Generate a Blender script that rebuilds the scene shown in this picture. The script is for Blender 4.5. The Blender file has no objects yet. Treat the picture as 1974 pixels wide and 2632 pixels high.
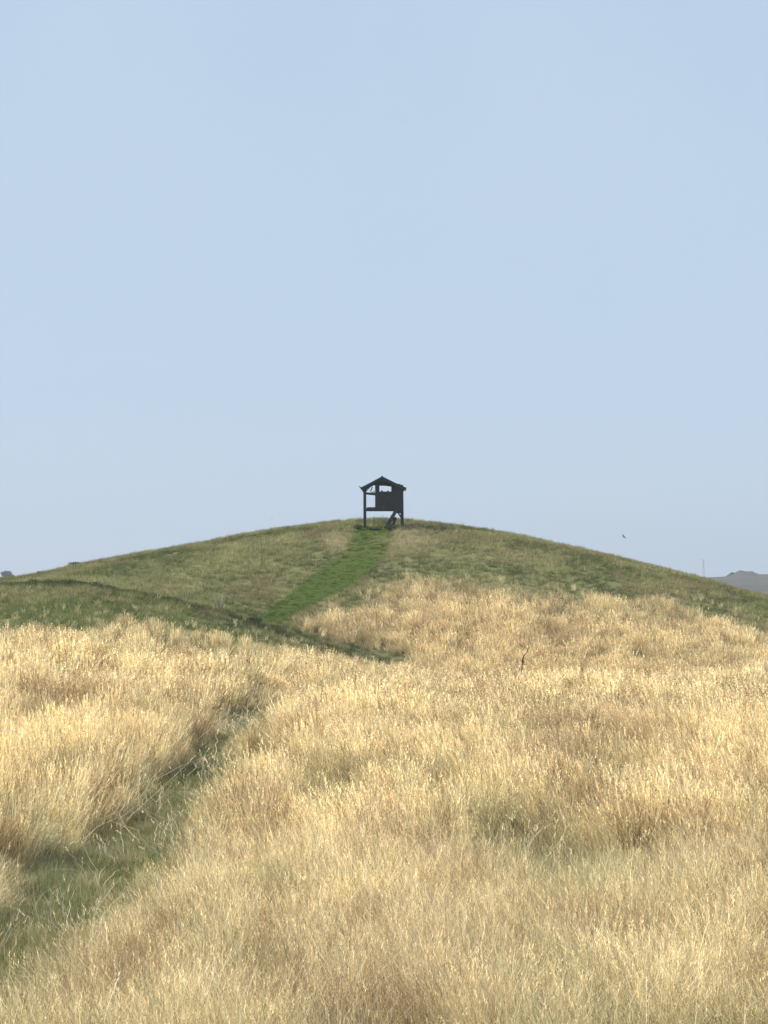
import bpy, bmesh, math, random
import numpy as np
from mathutils import Vector, Matrix
random.seed(7)
RNG = np.random.default_rng(11)
S = bpy.context.scene
COL = S.collection
R = math.radians

# ------------------------------------------------------------------ camera
F = 5850.0; CX, CY = 987.0, 1316.0; TILT = math.atan(174.0/F)
cam_d = bpy.data.cameras.new("camera"); cam = bpy.data.objects.new("camera", cam_d); COL.objects.link(cam)
cam_d.sensor_fit = 'VERTICAL'; cam_d.sensor_height = 36.0; cam_d.lens = F/2632.0*36.0
cam_d.clip_start = 0.2; cam_d.clip_end = 60000
cam.location = (0, 0, 0); cam.rotation_euler = (R(90)+TILT, 0, 0)
S.camera = cam

# ------------------------------------------------------------------ world, sun, exposure
SUN_EL, SUN_AZ = R(38), R(-95)          # azimuth from +Y towards +X (negative = left)
w = bpy.data.worlds.new("World"); S.world = w; w.use_nodes = True
nt = w.node_tree; nt.nodes.clear()
sky = nt.nodes.new('ShaderNodeTexSky'); sky.sky_type = 'NISHITA'; sky.sun_disc = False
sky.sun_elevation = SUN_EL; sky.sun_rotation = SUN_AZ; sky.altitude = 300; sky.air_density = 1.0; sky.dust_density = 0.6; sky.ozone_density = 2.0
veil = nt.nodes.new('ShaderNodeMixRGB'); veil.inputs[0].default_value = 0.78      # thin high veil of haze over the blue
veil.inputs[2].default_value = (4.22, 5.22, 6.52, 1)
bg = nt.nodes.new('ShaderNodeBackground'); bg.inputs[1].default_value = 0.107
out = nt.nodes.new('ShaderNodeOutputWorld')
nz = nt.nodes.new('ShaderNodeTexNoise'); nz.inputs['Scale'].default_value = 9; nz.inputs['Detail'].default_value = 5
gco = nt.nodes.new('ShaderNodeTexCoord'); nt.links.new(gco.outputs['Generated'], nz.inputs['Vector'])
nmr = nt.nodes.new('ShaderNodeMapRange'); nmr.inputs[1].default_value = .3; nmr.inputs[2].default_value = .7; nmr.inputs[3].default_value = .84; nmr.inputs[4].default_value = .93
nt.links.new(nz.outputs[0], nmr.inputs[0]); nt.links.new(nmr.outputs[0], veil.inputs[0])
nt.links.new(sky.outputs[0], veil.inputs[1]); nt.links.new(veil.outputs[0], bg.inputs[0]); nt.links.new(bg.outputs[0], out.inputs[0])

sd = bpy.data.lights.new("sun", 'SUN'); sun = bpy.data.objects.new("sun", sd); COL.objects.link(sun)
sd.energy = 5.0; sd.angle = R(0.53); sd.color = (1.0, 0.93, 0.82)
dirv = Vector((math.sin(SUN_AZ)*math.cos(SUN_EL), math.cos(SUN_AZ)*math.cos(SUN_EL), math.sin(SUN_EL)))
sun.rotation_euler = dirv.to_track_quat('Z', 'Y').to_euler(); sun.location = (-60, 20, 60)
S.view_settings.view_transform = 'Standard'; S.view_settings.look = 'None'
S.view_settings.exposure = 0.27; S.view_settings.gamma = 1.0; S.view_settings.use_curve_mapping = False

# ------------------------------------------------------------------ helpers
ct, st_ = math.cos(TILT), math.sin(TILT)
def ray(c, r):
    x = (c-CX)/F; u = (CY-r)/F
    Y = ct-u*st_; Z = st_+u*ct
    return x/Y, Z/Y
def P(c, r, d):
    a, b = ray(c, r); return Vector((a*d, d, b*d))
def proj(x, y, z):
    fw = y*ct+z*st_; up = -y*st_+z*ct
    return CX+F*x/fw, CY-F*up/fw
def tag(o, label=None, cat=None, group=None, kind=None):
    if label: o['label'] = label
    if cat: o['category'] = cat
    if group: o['group'] = group
    if kind: o['kind'] = kind
    return o
def empty(name, loc, rz=0.0):
    o = bpy.data.objects.new(name, None); COL.objects.link(o); o.location = loc; o.rotation_euler = (0, 0, rz)
    o.empty_display_size = 0.3; return o
def link(name, me, mat=None, parent=None, col=None):
    o = bpy.data.objects.new(name, me); (col or COL).objects.link(o)
    if mat: me.materials.append(mat)
    if parent: o.parent = parent
    return o
def from_bm(name, bm, mat, parent=None):
    bmesh.ops.recalc_face_normals(bm, faces=bm.faces[:])
    me = bpy.data.meshes.new(name); bm.to_mesh(me); bm.free(); return link(name, me, mat, parent)

def vnoise(x, y, seed=0):
    """smooth value noise, 0..1"""
    x = np.asarray(x, float); y = np.asarray(y, float)
    xi = np.floor(x).astype(np.int64); yi = np.floor(y).astype(np.int64); fx = x-xi; fy = y-yi
    fx = fx*fx*(3-2*fx); fy = fy*fy*(3-2*fy)
    def h(a, b):
        n = (a*374761393+b*668265263+seed*982451653) & 0x7fffffff
        n = ((n ^ (n >> 13))*1274126177) & 0x7fffffff
        n = ((n ^ (n >> 16))*69069+1) & 0x7fffffff
        return ((n >> 7) & 0xffff)/65535.0
    return (h(xi, yi)*(1-fx)+h(xi+1, yi)*fx)*(1-fy)+(h(xi, yi+1)*(1-fx)+h(xi+1, yi+1)*fx)*fy
def fbm(x, y, seed=0, o=4):
    s = 0; a = 0.5; t = 0
    for i in range(o):
        s = s+a*vnoise(np.asarray(x)*2**i, np.asarray(y)*2**i, seed+i*17); t += a; a *= 0.55
    return s/t
def sm(a, b, x):
    t = np.clip((np.asarray(x, float)-a)/(b-a), 0, 1); return t*t*(3-2*t)

def pchip_slopes(x, y):
    h = np.diff(x)[:, None] if y.ndim == 2 else np.diff(x)
    dl = np.diff(y, axis=0)/h; m = np.zeros_like(y)
    a, b = dl[:-1], dl[1:]; ok = (a*b) > 0
    hh0, hh1 = h[:-1], h[1:]; w1 = 2*hh1+hh0; w2 = hh1+2*hh0
    with np.errstate(all='ignore'):
        v = (w1+w2)/(w1/a+w2/b)
    m[1:-1] = np.where(ok, v, 0); m[0] = dl[0]; m[-1] = dl[-1]; return m

# ------------------------------------------------------------------ terrain
# image columns, and for each distance the image row on which the bare ground lies
TC = np.array([-600, 0, 250, 500, 750, 987, 1250, 1500, 1750, 1974, 2600], float)
def same(z): return [('z', z)]*11
TD = [
 (-30, same(-1.5)), (0, same(-1.75)), (6, same(-2.3)), (11, same(-2.80)), (15, same(-3.2)), (19, same(-3.5)), (25, same(-3.75)),
 (33, same(-3.9)),
 (42, [2010, 2020, 2028, 2035, 2038, 2040, 2040, 2038, 2034, 2030, 2020]),
 (55, [1790, 1830, 1860, 1885, 1898, 1905, 1908, 1905, 1900, 1895, 1880]),
 (66, [1680, 1722, 1760, 1800, 1828, 1843, 1848, 1845, 1840, 1836, 1825]),
 (76, [1600, 1648, 1680, 1728, 1770, 1795, 1800, 1796, 1792, 1788, 1780]),
 (86, [1545, 1583, 1602, 1632, 1692, 1770, 1815, 1825, 1822, 1818, 1810]),
 (96, [1505, 1530, 1538, 1568, 1644, 1745, 1800, 1815, 1812, 1806, 1800]),
 (104, [1492, 1512, 1520, 1560, 1626, 1690, 1725, 1738, 1745, 1760, 1800]),
 (112, [1490, 1515, 1518, 1546, 1578, 1608, 1618, 1635, 1655, 1685, 1765]),
 (120, [1488, 1503, 1484, 1494, 1506, 1518, 1525, 1545, 1580, 1615, 1720]),
 (128, [1487, 1497, 1460, 1444, 1434, 1438, 1444, 1468, 1518, 1568, 1690]),
 (135, [1486, 1495, 1451, 1416, 1389, 1386, 1398, 1432, 1488, 1548, 1680]),
 (142, [1485, 1494, 1448, 1406, 1364, 1350, 1376, 1422, 1481, 1540, 1670]),
 (150, [1484, 1493, 1448, 1405, 1359, 1339, 1367, 1418, 1479, 1539, 1665]),
 (160, [1485, 1494, 1454, 1410, 1365, 1348, 1376, 1427, 1486, 1546, 1670]),
 (200, [1530, 1540, 1530, 1520, 1490, 1470, 1490, 1520, 1560, 1600, 1690]),
 (300, same(-10.0)), (600, same(-13.0)), (1200, same(-14.0)), (3200, same(-14.5)),
]
DD = np.array([t[0] for t in TD], float)
ZT = np.array([[v[1] if isinstance(v, tuple) else ray(0, v)[1]*t[0] for v in t[1]] for t in TD])
MS = pchip_slopes(DD, ZT)
def ground_z(x, y, rough=True):
    x = np.asarray(x, float); y = np.asarray(y, float)
    yy = np.clip(y, DD[0], DD[-1])
    c = np.clip(CX+F*x/np.maximum(yy, 12.0), TC[0], TC[-1])
    i = np.clip(np.searchsorted(DD, yy, side='right')-1, 0, len(DD)-2)
    h = DD[i+1]-DD[i]; t = (yy-DD[i])/h
    j = np.clip(np.searchsorted(TC, c, side='right')-1, 0, len(TC)-2)
    s = (c-TC[j])/(TC[j+1]-TC[j])
    def colz(jj):
        a, b, m0, m1 = ZT[i, jj], ZT[i+1, jj], MS[i, jj], MS[i+1, jj]
        return (2*t**3-3*t**2+1)*a+(t**3-2*t**2+t)*h*m0+(-2*t**3+3*t**2)*b+(t**3-t**2)*h*m1
    jm = np.maximum(j-1, 0); jp = np.minimum(j+2, len(TC)-1)
    z0, z1, zm, zp = colz(j), colz(j+1), colz(jm), colz(jp)
    hj = TC[j+1]-TC[j]
    m0 = (z1-zm)/np.maximum(TC[j+1]-TC[jm], 1)*hj; m1 = (zp-z0)/np.maximum(TC[jp]-TC[j], 1)*hj
    z = (2*s**3-3*s**2+1)*z0+(s**3-2*s**2+s)*m0+(-2*s**3+3*s**2)*z1+(s**3-s**2)*m1
    if rough:
        k = np.clip(1-np.abs(y-70)/260, 0, 1)
        z = z+k*((fbm(x/5+40, y/5+40, 3, 3)-.5)*.22+(fbm(x*1.2+9, y*1.2, 5, 3)-.5)*.09)
        z = z-0.10*(1-sm(.6, 1.2, np.abs(x-path_x(y))))*sm(8, 14, y)*(1-sm(70, 78, y))
    return z
PXY = np.array([[8, -3.3], [15, -3.55], [20, -3.68], [25, -3.72], [33, -3.78], [41, -3.62], [49, -3.5], [58, -3.35], [68, -3.1], [80, -2.8]])
def path_x(y): return np.interp(y, PXY[:, 0], PXY[:, 1])
MLR = MRR = np.array([1350, 1374, 1421, 1469, 1517, 1558, 1582, 1600]); MLL = np.array([915, 911, 887, 821, 762, 696, 676, 655]); MRL = np.array([1006, 1004, 988, 952, 881, 786, 756, 735])

def veg(x, y):
    """what grows where: gold (tall straw grass), path (green short tread), mown (vivid mown strip), straw (pale dry patch)"""
    z = ground_z(x, y, False); c, r = proj(x, y, z)
    n = fbm(x/3.0, y/5.0, 21, 4)-.5; n2 = fbm(x/.9, y/1.6, 31, 3)-.5
    # near field
    sd_ = x-path_x(y)+n2*1.1+(fbm(x*0+3, y/3.2, 77, 2)-.5)*1.3*sm(24, 32, y)
    near_path = sm(-1.15, -.40, sd_)*(1-sm(.30, 1.55, sd_+n*1.6))*.93*(1-sm(60, 72, y))*(.42+.58*sm(18, 27, y))
    b_left = np.interp(c, [-600, 0, 120, 300, 500, 700, 900, 987], [1670, 1722, 1726, 1712, 1730, 1750, 1770, 1780])
    g_near = sm(-105, 40, r-b_left+n*150+n2*70)
    # far side (mound)
    b_r = np.interp(c, [600, 700, 790, 860, 1000, 1200, 1400, 1700, 1974, 2600], [1720, 1660, 1590, 1555, 1530, 1522, 1535, 1578, 1628, 1730])
    g_far = sm(-48, 60, r-b_r-8+n*130+n2*60)
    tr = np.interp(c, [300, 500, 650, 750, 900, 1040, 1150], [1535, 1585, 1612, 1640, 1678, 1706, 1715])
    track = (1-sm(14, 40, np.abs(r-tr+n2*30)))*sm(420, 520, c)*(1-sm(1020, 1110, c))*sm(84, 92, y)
    far = sm(96, 100, y)*(c > 560)+0.0
    far = np.maximum(far, sm(80, 84, y)*(c > 1020))
    gold = g_near*(1-far)+g_far*far
    gold = gold*(1-near_path)*(1-track)
    le = np.interp(r, MLR, MLL); ri = np.interp(r, MRR, MRL)
    mown = sm(-10, 6, c-le+3+n2*26)*sm(-10, 6, ri+3-c+n2*26)*(r > 1352)*(r < 1598)*(y > 98)
    gold = gold*(1-mown)
    # green wisps in the foreground: a hollow on the right and the bottom edge
    gp = np.exp(-(((x-1.95-.10*(33-y))/.85)**2+((y-31)/4.4)**2))*1.25
    gp = gp+np.exp(-(((x-4.4)/.7)**2+((y-41)/4.)**2))*.35
    gp = gp+.9*np.exp(-(((x-.9)/1.9)**2+((y-12.6)/1.5)**2))+.5*np.exp(-(((x+.55)/.35)**2+((y-36)/3.)**2))
    gp = gp+.75*np.exp(-(((x+3.25)/.55)**2+((y-19.5)/2.8)**2))
    gp = np.clip(gp+n2*.5*(gp > .12), 0, 1)
    straw = np.clip(np.exp(-(((c-1050)/70)**2+((r-1392)/24)**2))*1.2+1.3*np.exp(-(((c-866)/32)**2+((r-1396)/22)**2))+.45*np.exp(-(((c-1250)/230)**2+((r-1428)/14)**2)), 0, 1)*(y > 110)
    return dict(z=z, c=c, r=r, gold=gold, path=near_path, track=track, mown=mown, gp=gp, straw=straw, n=n, n2=n2)

# ------------------------------------------------------------------ materials
def mat_new(name):
    m = bpy.data.materials.new(name); m.use_nodes = True; t = m.node_tree; t.nodes.clear()
    o = t.nodes.new('ShaderNodeOutputMaterial'); return m, t, o
def mat_plain(name, a, b, scale=6.0, rough=.85, stretch=(1, 1, 1), bump=.3):
    m, t, o = mat_new(name); N = t.nodes.new; L = t.links.new
    bs = N('ShaderNodeBsdfPrincipled'); bs.inputs['Roughness'].default_value = rough
    tc = N('ShaderNodeTexCoord'); mp = N('ShaderNodeMapping'); mp.inputs['Scale'].default_value = stretch
    nz = N('ShaderNodeTexNoise'); nz.inputs['Scale'].default_value = scale; nz.inputs['Detail'].default_value = 6; nz.inputs['Roughness'].default_value = .65
    cr = N('ShaderNodeValToRGB'); cr.color_ramp.elements[0].position = .32; cr.color_ramp.elements[1].position = .7
    cr.color_ramp.elements[0].color = (*a, 1); cr.color_ramp.elements[1].color = (*b, 1)
    bp = N('ShaderNodeBump'); bp.inputs['Strength'].default_value = bump; bp.inputs['Distance'].default_value = .01
    L(tc.outputs['Object'], mp.inputs[0]); L(mp.outputs[0], nz.inputs['Vector']); L(nz.outputs[0], cr.inputs[0]); L(cr.outputs[0], bs.inputs['Base Color'])
    L(nz.outputs[0], bp.inputs['Height']); L(bp.outputs[0], bs.inputs['Normal']); L(bs.outputs[0], o.inputs[0]); return m

def mat_ground():
    m, t, o = mat_new("ground_thatch"); N = t.nodes.new; L = t.links.new
    bs = N('ShaderNodeBsdfPrincipled'); bs.inputs['Roughness'].default_value = .95; bs.inputs['Specular IOR Level'].default_value = .1
    at = N('ShaderNodeAttribute'); at.attribute_name = 'gcol'
    ge = N('ShaderNodeNewGeometry'); mp = N('ShaderNodeMapping'); mp.inputs['Scale'].default_value = (1, .5, 1)
    nz = N('ShaderNodeTexNoise'); nz.inputs['Scale'].default_value = 5; nz.inputs['Detail'].default_value = 8; nz.inputs['Roughness'].default_value = .7
    mr = N('ShaderNodeMapRange'); mr.inputs[3].default_value = .62; mr.inputs[4].default_value = 1.4
    mx = N('ShaderNodeVectorMath'); mx.operation = 'SCALE'
    bp = N('ShaderNodeBump'); bp.inputs['Strength'].default_value = .7; bp.inputs['Distance'].default_value = .06
    L(ge.outputs['Position'], mp.inputs[0]); L(mp.outputs[0], nz.inputs['Vector']); L(nz.outputs[0], mr.inputs[0])
    L(at.outputs['Color'], mx.inputs[0]); L(mr.outputs[0], mx.inputs['Scale']); L(mx.outputs[0], bs.inputs['Base Color'])
    L(nz.outputs[0], bp.inputs['Height']); L(bp.outputs[0], bs.inputs['Normal']); L(bs.outputs[0], o.inputs[0]); return m

def mat_blade(name, instanced=True, flat=None, trans=.30):
    """thin blade: diffuse plus light let through; colour from the tuft (instance) times the blade's own tint"""
    m, t, o = mat_new(name); N = t.nodes.new; L = t.links.new
    bl = N('ShaderNodeAttribute'); bl.attribute_name = 'btint'
    if flat is None:
        at = N('ShaderNodeAttribute'); at.attribute_name = 'tcol'; at.attribute_type = 'INSTANCER' if instanced else 'GEOMETRY'; src = at.outputs['Vector']
    else:
        rg = N('ShaderNodeCombineXYZ')
        for i in range(3): rg.inputs[i].default_value = flat[i]
        src = rg.outputs[0]
    mx = N('ShaderNodeVectorMath'); mx.operation = 'MULTIPLY'; L(src, mx.inputs[0]); L(bl.outputs['Vector'], mx.inputs[1])
    df = N('ShaderNodeBsdfDiffuse'); tr = N('ShaderNodeBsdfTranslucent'); ms = N('ShaderNodeMixShader'); ms.inputs[0].default_value = trans
    L(mx.outputs[0], df.inputs[0]); L(mx.outputs[0], tr.inputs[0]); L(df.outputs[0], ms.inputs[1]); L(tr.outputs[0], ms.inputs[2]); L(ms.outputs[0], o.inputs[0]); return m

M_GROUND = mat_ground()
M_BLADE = mat_blade("grass_blade")
M_STALK = mat_blade("pale_stalk", flat=(.78, .66, .42))
M_WOOD = mat_plain("dark_weathered_boards", (.012, .014, .015), (.058, .056, .048), 4, .8, (7, 7, .6), .5)
M_POST = mat_plain("dark_post_wood", (.016, .022, .027), (.040, .047, .052), 5, .8, (6, 6, .8), .4)
M_ROOF = mat_plain("roofing_felt", (.018, .024, .030), (.040, .046, .054), 14, .9, (1, 1, 1), .4)
M_HILL = mat_plain("far_stubble", (.050, .045, .036), (.105, .090, .072), .012, .95, (1, 1, 1), 0)
M_SCRUB = mat_blade("scrub_leaf", flat=(.10, .12, .05), trans=.3)
M_DEAD = mat_plain("dead_stem", (.07, .042, .016), (.15, .095, .045), 20, .9, (1, 1, 1), 0)
M_BIRD = mat_plain("bird_feather", (.030, .035, .042), (.07, .078, .09), 30, .8, (1, 1, 1), 0)
M_STEEL = mat_plain("galvanised_steel", (.25, .27, .29), (.38, .4, .42), 8, .5, (1, 1, 1), 0)

# ------------------------------------------------------------------ ground sheet
def build_ground():
    def grade(lo, hi, step, far, n):
        core = np.arange(lo, hi+1e-6, step); g = np.geomspace(1, 1+abs(far-hi)/4.0, n)[1:]
        up = hi+(g-1)*4.0; return core, up
    cx = np.arange(-34, 34.01, .24); gx = 34+(np.geomspace(1, 3000/3.0, 40)[1:]-1)*3.0
    xs = np.concatenate([-gx[::-1], cx, gx])
    cy = np.arange(6, 166, .32); gy = 166+(np.geomspace(1, 3000/3.0, 44)[1:]-1)*3.0
    by = 6-(np.geomspace(1, 60/2.0, 26)[1:]-1)*2.0
    ys = np.concatenate([by[::-1], cy, gy])
    X, Y = np.meshgrid(xs, ys); Z = ground_z(X, Y)
    v = veg(X, Y)
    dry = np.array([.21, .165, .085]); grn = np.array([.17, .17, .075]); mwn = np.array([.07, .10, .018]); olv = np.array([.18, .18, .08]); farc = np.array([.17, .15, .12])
    def mixc(a, b, t): return a*(1-t[..., None])+b*t[..., None]
    c = mixc(np.broadcast_to(olv, X.shape+(3,)), dry, np.clip(v['gold'], 0, 1))
    c = mixc(c, grn, np.clip(v['path']+v['track']*.7+v['gp']*.7, 0, 1)); c = mixc(c, mwn, v['mown']); c = mixc(c, dry*1.2, v['straw']*.8)
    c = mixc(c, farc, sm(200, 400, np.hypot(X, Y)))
    nx, ny = len(xs), len(ys); co = np.stack([X, Y, Z], -1).reshape(-1, 3)
    idx = np.arange(nx*ny).reshape(ny, nx); q = np.stack([idx[:-1, :-1], idx[:-1, 1:], idx[1:, 1:], idx[1:, :-1]], -1).reshape(-1, 4)
    me = quad_mesh("ground", co, q)
    a = me.color_attributes.new('gcol', 'FLOAT_COLOR', 'POINT'); a.data.foreach_set('color', np.concatenate([c.reshape(-1, 3), np.ones((nx*ny, 1))], 1).astype(np.float32).ravel())
    me.polygons.foreach_set('use_smooth', np.ones(len(q), bool))
    tag(link("ground", me, M_GROUND), kind='structure')
def quad_mesh(name, co, q):
    me = bpy.data.meshes.new(name); k = q.shape[1]
    me.vertices.add(len(co)); me.vertices.foreach_set('co', co.astype(np.float32).ravel())
    me.loops.add(q.size); me.loops.foreach_set('vertex_index', q.astype(np.int32).ravel())
    me.polygons.add(len(q)); me.polygons.foreach_set('loop_start', (np.arange(len(q))*k).astype(np.int32))
    me.update(calc_edges=True); me.validate(); return me
build_ground()

# far hills: low ridge whose skyline shows at the far right and far left
def build_hills():
    cols = np.arange(-1800, 3800, 6.0); ds = np.concatenate([np.linspace(430, 1000, 24), np.linspace(1040, 1800, 10)])
    rid = np.interp(cols, [-1800, -600, -100, 40, 140, 400, 1000, 1500, 1700, 1800, 1830, 1868, 1880, 1897, 1906, 1926, 1942, 1974, 2100, 2500, 3800],
                    [1470, 1462, 1486, 1491, 1494, 1500, 1500, 1498, 1492, 1485, 1483, 1481, 1473, 1465, 1469, 1468, 1476, 1476, 1470, 1455, 1480])
    rid = rid+(fbm(cols/30., cols*0, 61, 3)-.5)*1.2
    base = np.interp(cols, [-1800, -600, -100, 1700, 1830, 2100, 2500, 3800], [1470, 1462, 1490, 1498, 1486, 1474, 1455, 1480]); base = np.maximum(base, rid)
    pts = []
    for d in ds:
        k = float(sm(430, 1000, d)) if d <= 1000 else 1-float(sm(1000, 1800, d))*.9
        for c, r, rb in zip(cols, rid, base):
            kk = math.exp(-((d-1000)/45)**2); rr = rb+(r-rb)*kk
            zt = ray(0, rr)[1]*1000; z = -14.5*(1-k)+zt*k
            pts.append((ray(c, 0)[0]*d*1.0, d, z))
    co = np.array(pts); co[:, 2] += (fbm(co[:, 0]/60, co[:, 1]/60, 8, 3)-.5)*1.6*sm(1000, 600, co[:, 1])*0.6
    nx, ny = len(cols), len(ds); idx = np.arange(nx*ny).reshape(ny, nx)
    q = np.stack([idx[:-1, :-1], idx[:-1, 1:], idx[1:, 1:], idx[1:, :-1]], -1).reshape(-1, 4)
    me = quad_mesh("hills", co, q); me.polygons.foreach_set('use_smooth', np.ones(len(q), bool))
    tag(link("hills", me, M_HILL), kind='structure')
build_hills()

# ------------------------------------------------------------------ grass tufts
def blade_strip(V, Q, T, base, az, h, lean, w, tint, curl=1.0, seg=4, wob=0.0, twist=None):
    dx, dy = math.cos(az), math.sin(az); px, py = -dy, dx
    if twist is None: twist = random.uniform(0, math.pi)
    px, py = math.cos(az+twist), math.sin(az+twist)
    i0 = len(V)
    if wob < 0: wob = -wob
    for s in range(seg+1):
        t = s/seg; o = lean*h*(t**(1+curl)); zz = h*t*(1-.25*lean*t)
        ox = random.uniform(-wob, wob)*h if 0 < s < seg else 0
        hw = w*.5*(1-t**2*.85)
        x = base[0]+dx*o+px*ox; y = base[1]+dy*o+py*ox
        V.append((x-px*hw, y-py*hw, zz)); V.append((x+px*hw, y+py*hw, zz)); T.append(tint); T.append(tint)
        if s: k = i0+2*s; Q.append((k-2, k-1, k+1, k))
    return (x, y, zz)
def tuft(name, n, h, w, rad, lean, head=0.0, seedhead=(6, .11, .006), seg=4, tv=.35, wob=.012, bright=0):
    V, Q, T = [], [], []
    for i in range(n):
        r = rad*math.sqrt(random.random()); a = random.uniform(0, 6.283)
        base = (r*math.cos(a), r*math.sin(a)); az = a+random.gauss(0, .8)
        hh = h*random.uniform(.5, 1.08); b = random.uniform(1-tv, 1+tv); warm = random.uniform(-.07, .07)
        if bright and random.random() < bright: b = 1.32; w_i = w*1.35
        else: w_i = w
        tint = (b*(1+warm), b, b*(1-warm*1.5)); ln = abs(random.gauss(0, lean))+.04
        tip = blade_strip(V, Q, T, base, az, hh, ln, w_i*random.uniform(.7, 1.3), tint, random.uniform(.6, 1.6), seg, wob)
        if random.random() < head:                      # seed head: short spikelets round the top of the stem
            k, L_, ww = seedhead; th = (min(b*1.25, 1.5)*1.05, min(b*1.22, 1.45), min(b*1.1, 1.35))
            dx, dy = math.cos(az)*ln, math.sin(az)*ln
            for j in range(k):
                u = j/k; bx = tip[0]-dx*L_*u; by = tip[1]-dy*L_*u; bz = tip[2]-L_*u
                aa = random.uniform(0, 6.283); s = L_*.32*(1-.5*(1-u)); q0 = len(V)
                ex, ey = math.cos(aa), math.sin(aa)
                V += [(bx, by, bz), (bx+ex*s*.35-ey*ww, by+ey*s*.35+ex*ww, bz+s*.6), (bx+ex*s*.6, by+ey*s*.6, bz+s*1.15), (bx+ex*s*.35+ey*ww, by+ey*s*.35-ex*ww, bz+s*.5)]
                T += [th]*4; Q.append((q0, q0+1, q0+2, q0+3))
    me = quad_mesh(name, np.array(V), np.array(Q))
    a = me.attributes.new('btint', 'FLOAT_VECTOR', 'POINT'); a.data.foreach_set('vector', np.array(T, np.float32).ravel())
    me.materials.append(M_BLADE); return me

def make_lib(name, meshes):
    c = bpy.data.collections.new(name)
    for i, me in enumerate(meshes):
        c.objects.link(bpy.data.objects.new("%s_%02d" % (name, i), me))
    return c
LIB = {
 'near': make_lib('tall_tuft_near', [tuft('tall_tuft', 46, .78, .0052, .125, .33, .22, (7, .10, .0032), 7, .5, .045, .10) for _ in range(12)]),
 'mid':  make_lib('tall_tuft_mid',  [tuft('tall_tuft', 44, .95, .0090, .115, .20, .24, (7, .14, .007), 6, .5, .03, .09) for _ in range(7)]),
 'far':  make_lib('tall_tuft_far',  [tuft('tall_tuft', 34, .92, .020, .15, .19, .28, (4, .18, .016), 5, .45, .03, .08) for _ in range(6)]),
 'stem': make_lib('loose_stem', [tuft('loose_stem', 5, .80, .0085, .25, .75, .6, (8, .09, .005), 9, .12, .05, .0) for _ in range(10)]),
 'snear': make_lib('short_tuft_near', [tuft('short_tuft', 60, .24, .0055, .17, .55, .05, (4, .05, .003), 4, .4) for _ in range(6)]),
 'sfar': make_lib('short_tuft_far', [tuft('short_tuft', 44, .17, .014, .24, .5, 0, seg=3, tv=.32) for _ in range(6)]),
}
def scatter(name, lib, pts, rot, scl, idx, tcol, label, cat):
    me = bpy.data.meshes.new(name); n = len(pts); me.vertices.add(n); me.vertices.foreach_set('co', pts.astype(np.float32).ravel())
    for nm, ty, key, dat in (('rot', 'FLOAT_VECTOR', 'vector', rot), ('scl', 'FLOAT_VECTOR', 'vector', scl), ('tcol', 'FLOAT_VECTOR', 'vector', tcol)):
        a = me.attributes.new(nm, ty, 'POINT'); a.data.foreach_set(key, dat.astype(np.float32).ravel())
    a = me.attributes.new('idx', 'INT', 'POINT'); a.data.foreach_set('value', idx.astype(np.int32))
    me.update(); o = link(name, me)
    g = bpy.data.node_groups.new(name+"_scatter", 'GeometryNodeTree'); g.interface.new_socket('Geometry', in_out='INPUT', socket_type='NodeSocketGeometry'); g.interface.new_socket('Geometry', in_out='OUTPUT', socket_type='NodeSocketGeometry')
    N = g.nodes.new; L = g.links.new; gi = N('NodeGroupInput'); go = N('NodeGroupOutput')
    ip = N('GeometryNodeInstanceOnPoints'); ci = N('GeometryNodeCollectionInfo'); ci.inputs[0].default_value = lib; ci.inputs['Separate Children'].default_value = True; ci.inputs['Reset Children'].default_value = True
    def na(nm, ty):
        k = N('GeometryNodeInputNamedAttribute'); k.data_type = ty; k.inputs[0].default_value = nm; return [s for s in k.outputs if s.enabled and s.name == 'Attribute'][0]
    L(gi.outputs[0], ip.inputs['Points']); L(ci.outputs[0], ip.inputs['Instance']); ip.inputs['Pick Instance'].default_value = True
    L(na('idx', 'INT'), ip.inputs['Instance Index'])
    er = N('FunctionNodeEulerToRotation'); L(na('rot', 'FLOAT_VECTOR'), er.inputs[0]); L(er.outputs[0], ip.inputs['Rotation'])
    L(na('scl', 'FLOAT_VECTOR'), ip.inputs['Scale']); L(ip.outputs[0], go.inputs[0])
    md = o.modifiers.new('scatter', 'NODES'); md.node_group = g
    tag(o, label, cat, kind='stuff'); print(name, n); return o

def sample(d0, d1, dens, c0=-420, c1=2400):
    """uniform points on the ground between two distances, inside a wedge wider than the frame"""
    a0, a1 = (c0-CX)/F, (c1-CX)/F; mg = 7.0
    xa, xb = a0*d1-mg, a1*d1+mg; n = int((xb-xa)*(d1-d0)*dens); y = RNG.uniform(d0, d1, n); x = RNG.uniform(xa, xb, n)
    k = (x > a0*y-mg) & (x < a1*y+mg); return x[k], y[k]
def lerp(a, b, t): return np.asarray(a)*(1-t[:, None])+np.asarray(b)*t[:, None]

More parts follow.
